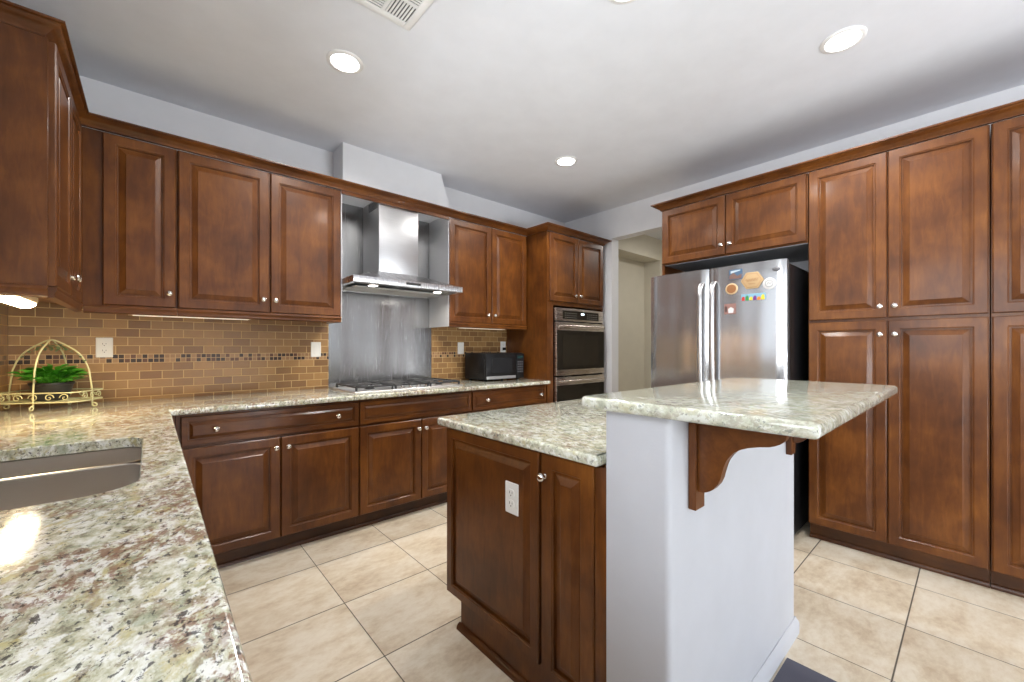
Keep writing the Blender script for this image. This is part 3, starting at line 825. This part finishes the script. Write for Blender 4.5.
# ================================================================== ISLAND
isl = thing('island_cabinet', 'stained wood island cabinet with a large side panel and narrow door', 'cabinet', (1.020, 1.585, 0), -90)
MB().box(0, .868, 0, 1.10, .140, CT-.036, .0015, 1).build('carcass', M['wood'], isl)
b = MB().box(.080, .868, .008, .024, 0, .140); b.box(.080, .868, .024, 1.10, 0, .13)
b.build('base_board', M['wood'], isl)
MB().prism([(.008, 0), (-.010, 0), (-.009, .012), (-.002, .022), (.008, .026)], .070, .868, 'x').build('shoe_moulding', M['woodh'], isl)
pn = door(isl, .004, .588, .146, .880, name='side_panel', rail=.046)
door(isl, .600, .822, .112, .882, [(.620, .806)])
MB().box(.8245, .8665, -.016, 0, .0, .885, .003, 2).build('corner_stile', M['wood'], isl)
# doors on the working side of the island (facing the cooktop)
b2 = thing('island_door_front', 'stained wood drawer and door fronts on the cooktop side of the island', 'cabinet front', (2.118, 1.5875, 0), 180)
for k in range(2):
    drawer(b2, .01+k*.54, .54+k*.54, .73, .876, [(.275+k*.54, .80)]); door(b2, .01+k*.54, .54+k*.54, .146, .715, [(.50 if k == 0 else .60, .65)])

ic = slab(arc_poly(.966, 2.16, .725, 1.625, (.004, .004, .03, .03), 5), None, CT-.034, CT).build('island_countertop', M['granite_island'])
tag(ic, 'lower granite worktop on the island, behind the raised bar', 'countertop')
hw = MB(); poly = arc_poly(1.0, 2.10, .52, .7165, (.018, .018, .002, .002), 6)
hw.loops([[(x, y, 0) for x, y in poly], [(x, y, 1.0605) for x, y in poly]], True, True, True)
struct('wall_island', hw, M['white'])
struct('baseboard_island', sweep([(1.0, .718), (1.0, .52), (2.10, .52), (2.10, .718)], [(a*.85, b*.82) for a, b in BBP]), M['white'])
BT = 1.096
bt = slab(arc_poly(.954, 2.165, .196, .79, (.012, .03, .03, .035), 6), None, BT-.034, BT, .013).build('bar_countertop', M['granite_bar'])
tag(bt, 'raised granite bar top overhanging the white island wall', 'countertop')
# corbels
prof = [(.497, .850), (.487, .8505), (.478, .853), (.468, .858), (.459, .865), (.446, .883), (.440, .898), (.437, .912), (.433, .932), (.426, .947), (.418, .962), (.407, .973), (.393, .984), (.374, .992), (.351, .997), (.328, 1.001), (.317, 1.005), (.306, 1.011), (.299, 1.017), (.294, 1.024), (.292, 1.033)]
def corbel(x, label):
    t = thing('corbel', label, 'corbel', (x, .52, 0), 0, 'wood corbels under the bar')
    MB().box(-.027, .027, -.022, -.0005, .800, 1.0612, .002, 1).build('wall_leg', M['wood'], t)
    mb = MB(); P = [(-.018, 1.0612), (-.018, .850)] + [(y-.520, zz) for y, zz in prof] + [(-.230, 1.0612)]
    mb.prism(P, -.014, .014, 'x', .0012); mb.build('bracket_plate', M['woodh'], t)
    return t
corbel(1.127, 'scrolled wood corbel nearest the viewer under the bar overhang')
corbel(1.995, 'second wood corbel at the far end of the bar, mostly hidden')

# ================================================================== OUTLETS AND SWITCHES
def outlet(label, loc, rz, kind='outlet', group=None):
    t = thing('wall_outlet' if kind == 'outlet' else 'wall_switch', label, 'outlet' if kind == 'outlet' else 'switch', loc, rz, group)
    MB().loops([[(x, y, zz) for x, zz in arc_poly(-.036+o, .036-o, -.058+o, .058-o, .004, 3)] for o, y in ((0, 0), (0, -.003), (.003, -.006))], True, True, True).build('cover_plate', M['plastic'], t)
    if kind == 'outlet':
        for s in (-1, 1):
            r = MB().loops([[(x, y, zz+s*.0195) for x, zz in arc_poly(-.017, .017, -.014, .014, .009, 4)] for y in (-.006, -.0078)], True, True, True).build('receptacle', M['plastic'], t)
            q = MB().box(-.008, -.006, -.0082, -.0078, s*.0195-.002, s*.0195+.007).box(.006, .008, -.0082, -.0078, s*.0195-.001, s*.0195+.006)
            q.lathe([(.0025, .0078), (.0025, .0082)], (0, 0, s*.0195-.008), axis='y', seg=10)
            q.build('slots', M['darkslot'], r)
    else:
        MB().box(-.016, .016, -.009, -.006, -.033, .033, .001, 1).build('rocker', M['plastic'], t)
    return t
ysp = 3.370
outlet('white outlet on the tiled wall right of the plant basket', (-.205, ysp, 1.243), 0)
outlet('white switch plate on the tiles left of the steel panel', (.953, ysp, 1.228), 0, 'switch')
outlet('white switch plate on the tiles between steel panel and microwave', (2.296, ysp, 1.238), 0, 'switch')
o5 = outlet('white outlet above the microwave with a black plug', (2.843, ysp, 1.252), 0)
MB().box(-.014, .014, -.035, -.008, -.036, -.006, .004, 2).build('plug', M['black'], o5)
oi = outlet('white outlet on the island side panel', (1.0025, 1.134, .685), -90)

# ================================================================== CEILING FIXTURES
cans = [(.790, 2.268, 'recessed ceiling light nearest the range hood'), (2.589, 2.253, 'recessed ceiling light above the refrigerator end of the room, smallest in view'),
        (2.619, .443, 'recessed ceiling light near the pantry cabinets'), (1.527, .990, 'recessed ceiling light at the top edge of the photo')]
src = None
for i, (x, y, lab) in enumerate(cans):
    if src is None:
        src = thing('recessed_light', lab, 'ceiling light', (x, y, ZC), 0, 'recessed ceiling lights')
        MB().lathe([(.094, 0), (.094, -.003), (.088, -.007), (.074, -.008), (.070, -.004), (.070, 0)], seg=40).build('trim_ring', M['trim'], src)
        MB().lathe([(.069, -.001), (.069, -.0045), (.001, -.0046)], seg=40).build('lens', M['lamp'], src)
        o = src
    else:
        o = copy_tree(src); o.location = (x, y, ZC); o['label'] = lab
    area_light('recessed_lamp_light', (x, y, ZC-.012), (0, 0, 0), .13, .13, 15, (1, .97, .93), 160, 'DISK')
vt = thing('ceiling_vent', 'white square ceiling register with louvred quadrants', 'vent', (.795, 1.681, ZC), 0)
h = .15
MB().box(-h, -h+.035, -h, h, -.008, 0, .003, 2).box(h-.035, h, -h, h, -.008, 0, .003, 2).box(-h+.035, h-.035, -h, -h+.035, -.008, 0, .003, 2).box(-h+.035, h-.035, h-.035, h, -.008, 0, .003, 2).box(-.008, .008, -h+.035, h-.035, -.008, 0).box(-h+.035, h-.035, -.008, .008, -.008, 0).build('frame', M['trim'], vt)
MB().box(-h+.03, h-.03, -h+.03, h-.03, -.0015, -.0005).build('backing', M['darkslot'], vt)
mb = MB()
for qx in (0, 1):
    for qy in (0, 1):
        x0 = .008 if qx else -h+.035; y0 = .008 if qy else -h+.035; L = h-.043
        for i in range(7):
            a = .004+i*(L-.004)/7
            if (qx+qy) % 2 == 0: mb.box(x0+a, x0+a+.008, y0, y0+L, -.006, -.002)
            else: mb.box(x0, x0+L, y0+a, y0+a+.008, -.006, -.002)
mb.build('louvres', M['trim'], vt)

# ================================================================== UNDER-CABINET LIGHTS
def bar_light(label, x0, x1, y, power, zz=UB-.010):
    t = thing('under_cabinet_light', label, 'light', ((x0+x1)/2, y, zz), 0)
    L = (x1-x0)/2
    MB().box(-L, L, -.045, .045, -.024, 0, .003, 2).build('housing', M['ivory'], t)
    MB().box(-L+.02, L-.02, -.030, .030, -.028, -.0245, .001, 1).build('lens', M['ivory'] if power < 0 else M['lamp_dim'], t)
    if power: area_light('under_cabinet_lamp', ((x0+x1)/2, y, zz-.034), (0, 0, 0), (x1-x0)*.9, .08, power, (1, .80, .54), 170)
    return t
bar_light('long slim light strip under the wall cabinets left of the hood', -.10, .50, 3.16, 0, UB-.018)
bar_light('short light strip under the wall cabinet above the microwave', 2.13, 2.69, 3.16, 0, UB-.018)
pk = thing('under_cabinet_light', 'glowing rounded lamp under the left wall cabinet', 'light', (-.42, 2.62, UB-.006), 90)
MB().loops([[(x, y, zz) for x, y in arc_poly(-.20+o, .20-o, -.04+o, .04-o, .038-o, 6)] for o, zz in ((0, 0), (0, -.018), (.004, -.024))], True, True, True).build('housing', M['ivory'], pk)
MB().loops([[(x, y, zz) for x, y in arc_poly(-.19+o, .19-o, -.034+o, .034-o, .03-o, 6)] for o, zz in ((0, -.0245), (0, -.034), (.012, -.044), (.022, -.048))], True, True, True).build('lens', M['lamp_warm'], pk)
area_light('left_cabinet_lamp', (-.42, 2.62, UB-.062), (0, 0, 0), .07, .36, 6.0, (1, .78, .48), 170)

# ================================================================== PLANT IN WIRE BASKET
bk = thing('wire_basket', 'pale green scrolled wire basket in the worktop corner', 'basket', (-.390, 3.190, CT), -26)
hL, hW = .172, .112
def ell(zz, n=40, a=hL, b=hW): return [(a*cos(2*pi*i/n)*(1 if abs(cos(2*pi*i/n)) < 1 else 1), b*sin(2*pi*i/n), zz) for i in range(n)]
def rr(zz, n=8): return [(x, y, zz) for x, y in arc_poly(-hL, hL, -hW, hW, .05, n)]
MB().tube(rr(.088), .0035, 6, True).build('rim', M['wire'], bk)
MB().tube(rr(.040), .0035, 6, True).build('lower_ring', M['wire'], bk)
mb = MB()
for i in range(11): xx = -hL+.02+i*(2*hL-.04)/10; mb.tube([(xx, -hW+.004, .040), (xx, hW-.004, .040)], .002, 5)
mb.build('base_wires', M['wire'], bk)
mb = MB()
def spiral(c, r, u, z0, sgn, turns=1.4):
    return [(c[0]+u[0]*sgn*(r*(1-k/26)*cos(k/18*2*pi*turns/1.4*1.0)), c[1]+u[1]*sgn*(r*(1-k/26)*cos(k/18*2*pi)), z0+r*(1-k/26)*sin(k/18*2*pi)) for k in range(24)]
for s in (-1, 1):
    for i in range(5):
        xx = -.124+i*.062; mb.tube(spiral((xx, s*hW), .020, (1, 0), .064, 1 if i % 2 else -1), .0022, 5)
    for i in range(3):
        yy = -.05+i*.05; mb.tube(spiral((s*hL, yy), .020, (0, 1), .064, 1 if i % 2 else -1), .0022, 5)
mb.build('scrollwork', M['wire'], bk)
def arch(ax, n=24):
    L = hL if ax == 0 else hW; pts = []
    for i in range(n+1):
        u = -1+2*i/n
        zz = .10+.262*(1-abs(u)**2.6)**(.62) if abs(u) < 1 else .10
        # ogee: steeper near the crown
        zz = .09+.238*(1-abs(u)**2.8)**.5 + .028*math.exp(-(u/.30)**2)
        pts.append((u*L, 0, zz) if ax == 0 else (0, u*L, zz))
    lo = (lambda s, zz: (s*L, 0, zz)) if ax == 0 else (lambda s, zz: (0, s*L, zz))
    cu = []
    for k in range(9):
        a = k/8*1.5*pi; cu.append((a, .012))
    pre = [lo(-1, .012), lo(-1, .05)]; post = [lo(1, .05), lo(1, .012)]
    def curl(s):
        out = []
        for k in range(1, 10):
            a = k/9*1.6*pi; d = L+.012*(1-cos(a))*1.0*(1-.3*k/9); zz = .0145-.0105*sin(a)*(1-.2*k/9)
            out.append((s*d, 0, zz) if ax == 0 else (0, s*d, zz))
        return out
    return list(reversed(curl(-1))) + pre + pts + post + curl(1)
MB().tube(arch(0), .0038, 7).build('long_arch', M['wire'], bk)
MB().tube(arch(1), .0038, 7).build('cross_arch', M['wire'], bk)
def leaf_quad(mb, base, tip, wid, droop=.0, mat=0, segs=4, twist=0):
    base, tip = Vector(base), Vector(tip); d = tip-base; side = d.cross(Vector((0, 0, 1)))
    if side.length < 1e-5: side = Vector((1, 0, 0))
    side.normalize(); up = side.cross(d).normalized(); side = (side*cos(twist)+up*sin(twist))
    rows = []
    for i in range(segs+1):
        u = i/segs; p = base + d*u - Vector((0, 0, droop*u*u)) ; wv = wid*sin(pi*min(.98, max(.06, u))**.8)
        rows.append([p-side*wv + up*wv*.3, p, p+side*wv + up*wv*.3])
    mb.loops([[*r] for r in rows], False, mat=mat)
mb = MB(); rnd = random.Random(3)
for i in range(26):
    a = rnd.uniform(0, 2*pi); r = rnd.uniform(.0, .03)
    cxx = (rnd.uniform(-.05, .05), rnd.uniform(-.02, .02), .315+rnd.uniform(-.015, .02))
    leaf_quad(mb, cxx, (cxx[0]+.03*cos(a), cxx[1]+.02*sin(a), cxx[2]+rnd.uniform(-.02, .01)), .009)
for s in (-1, 1):
    for i in range(6):
        u = .35+i*.09; p = (s*u*hL, 0, .09+.215*(1-u**3)**.5); a = rnd.uniform(0, 2*pi)
        leaf_quad(mb, p, (p[0]+.022*cos(a), .015*sin(a), p[2]+.01), .008)
mb.build('leaf_ornament', M['leafy'], bk)

pl = thing('potted_plant', 'leafy green plant in a dark pot sitting in the wire basket', 'potted plant', (-.388, 3.190, CT+.0435), 0)
MB().lathe([(.055, 0), (.060, .004), (.078, .078), (.082, .080), (.083, .092), (.078, .092), (.074, .080), (.070, .076), (.001, .076)], seg=30).build('pot', M['pot'], pl)
mb = MB(); rnd = random.Random(11)
for i in range(230):
    a = rnd.uniform(0, 2*pi); el = rnd.uniform(.25, 1.40); L = rnd.uniform(.07, .14)*(1.05 if el < .7 else .78)
    r0 = rnd.uniform(0, .045); b = (r0*cos(a), r0*sin(a), .078)
    m_ = (b[0]+L*.55*cos(el)*cos(a), b[1]+L*.5*cos(el)*sin(a), .085+L*.75*sin(el))
    mb.tube([b, m_], .0012, 4)
    a2 = a+rnd.uniform(-.5, .5)
    tp = (m_[0]+.060*cos(el*.6)*cos(a2), m_[1]+.042*cos(el*.6)*sin(a2), m_[2]+.030*sin(el)+.004)
    leaf_quad(mb, m_, tp, rnd.uniform(.010, .016), .012, twist=rnd.uniform(-.5, .5))
mb.build('foliage', M['leaf'], pl)

# ================================================================== DARK FLOOR PATCH
mt = MB().loops([[(x, y, zz) for x, y in arc_poly(1.20, 1.905, -.75, .498, .004, 3)] for zz in (.0005, .004)], True, True, True).build('dark_floor_patch', M['mat'])  # thin dark grey sheet laid over the floor tiles
tag(mt, 'dark slate grey floor patch beside the white island wall', 'mat')

# ================================================================== REFRIGERATOR MAGNETS
def fpos(px, py, X=2.935):
    yaw = radians(41.421); a = yaw+atan2(px-512, F_PX)
    y = X/tan(a); D = X*sin(yaw)+y*cos(yaw); return y, 1.24+(348-py)/F_PX*D
# positions read as room coordinates on the door face (X ~ 2.93)
def magnet(name, label, yz, shape, mats, w, h, th=.005):
    lx = 1.693-yz[0]; u = (lx-.456)/(fw-.002-.456); dx = -.010*sin(pi*u)
    t = thing(name, label, 'magnet', (2.940+dx-.0005, yz[0], yz[1]), -90, 'refrigerator magnets')
    if shape == 'rect': MB().box(-w/2, w/2, -th, 0, -h/2, h/2, .001, 1).build('plate', mats[0], t)
    else:
        n = shape; ring = lambda k, y: [(w/2*k*cos(2*pi*i/n), y, h/2*k*sin(2*pi*i/n)) for i in range(n)]
        MB().loops([ring(1, 0), ring(1, -th+.001), ring(.96, -th)], True, True, True).build('plate', mats[0], t)
    return t, th
cols = {}
def cm(name, rgb):
    if name not in cols: cols[name] = flat(name, srgb(*rgb), .45)
    return cols[name]
y1, z1 = 1.050, 1.703
YZ = lambda p: fpos(*p)
t, th = magnet('photo_magnet', 'blue landscape picture magnet at the top left of the group', YZ((736, 274.5)), 'rect', [cm('magnet slate blue', (70, 100, 130))], .082, .066)
mb = MB().prism([(-.038, -.03), (.038, -.03), (.038, .0), (.01, -.012), (-.012, .012), (-.038, -.004)], -th-.0008, -th, 'y'); mb.build('hills', cm('magnet brown', (120, 92, 84)), t)
MB().prism([(-.03, .008), (.03, .022), (.03, .028), (-.03, .024)], -th-.0008, -th, 'y').build('cloud', cm('magnet pale', (190, 205, 215)), t)
t, th = magnet('hexagon_magnet', 'large wooden hexagon magnet with engraved script', YZ((752.5, 280.5)), 6, [M['cork']], .135, .122, .007)
mb = MB(); n = 6; mb.tube([(.056*cos(2*pi*i/6), -th-.0002, .051*sin(2*pi*i/6)) for i in range(6)], .0012, 5, True)
mb.tube([(-.036+.072*i/24, -th-.0002, .010*sin(i*1.1)+.006*(i/24)) for i in range(25)], .0016, 5)
mb.tube([(-.02+.04*i/14, -th-.0002, -.022+.004*sin(i*1.3)) for i in range(15)], .0012, 5)
mb.build('engraving', M['cork2'], t)
t, th = magnet('round_magnet', 'small round wooden disc magnet below the blue picture', YZ((732, 289)), 28, [cm('magnet pale wood', (205, 178, 140))], .078, .076, .006)
MB().loops([[(.030*cos(2*pi*i/24), y, .029*sin(2*pi*i/24)) for i in range(24)] for y in (-th, -th-.0008)], True, True, True).build('inlay', M['cork2'], t)
t, th = magnet('round_magnet', 'round white magnet right of the wooden hexagon', YZ((769.5, 283.5)), 28, [cm('magnet white', (218, 218, 218))], .076, .072, .006)
mb = MB().tube([(.022*cos(2*pi*i/20), -th-.0004, .021*sin(2*pi*i/20)) for i in range(20)], .0016, 5, True); mb.tube([(-.012, -th-.0004, -.006), (-.004, -th-.0004, .009), (.005, -th-.0004, -.004), (.013, -th-.0004, .008)], .0016, 5)
mb.build('emblem', cm('magnet grey', (120, 122, 126)), t)
t, th = magnet('strip_magnet', 'colourful souvenir strip magnet below the hexagon', YZ((753.5, 297)), 'rect', [cm('magnet sky', (130, 176, 200))], .142, .042, .006)
for i, (nm, rgb) in enumerate([('magnet red', (200, 60, 50)), ('magnet green', (60, 140, 70)), ('magnet yellow', (232, 206, 60)), ('magnet purple', (120, 60, 140)), ('magnet orange', (226, 130, 50)), ('magnet yellow', (232, 206, 60))]):
    hh = (.028, .034, .024, .030, .022, .034)[i]
    MB().prism([(-.068+i*.023, -.021), (-.047+i*.023, -.021), (-.049+i*.023, -.021+hh*.8), (-.057+i*.023, -.021+hh), (-.066+i*.023, -.021+hh*.7)], -th-.0015, -th, 'y').build('motif', cm(nm, rgb), t)
t, th = magnet('photo_magnet', 'small pinkish snapshot magnet lowest on the refrigerator door', YZ((730.5, 309)), 'rect', [cm('magnet rose', (150, 112, 104))], .074, .070)
MB().prism([(-.01, -.028), (.02, -.028), (.024, .0), (.006, .012), (-.012, .0)], -th-.0008, -th, 'y').build('figure', cm('magnet white', (218, 218, 218)), t)
MB().prism([(-.032, -.02), (-.018, -.02), (-.018, .016), (-.032, .02)], -th-.0008, -th, 'y').build('figure', cm('magnet dark', (86, 62, 58)), t)

# unseen hall lamp, added to light the passage behind the doorway
hc = thing('hall_fill_light', 'unseen round ceiling light added to brighten the passage beyond the doorway', 'ceiling light', (5.0, 2.0, ZC), 0)
MB().lathe([(.12, 0), (.12, -.02), (.10, -.05), (.05, -.07), (.001, -.075)], seg=32).build('diffuser', M['lamp'], hc)
area_light('hall_fill_lamp', (5.0, 2.0, ZC-.09), (0, 0, 0), .25, .25, 13, (1, .96, .90), 180, 'DISK')
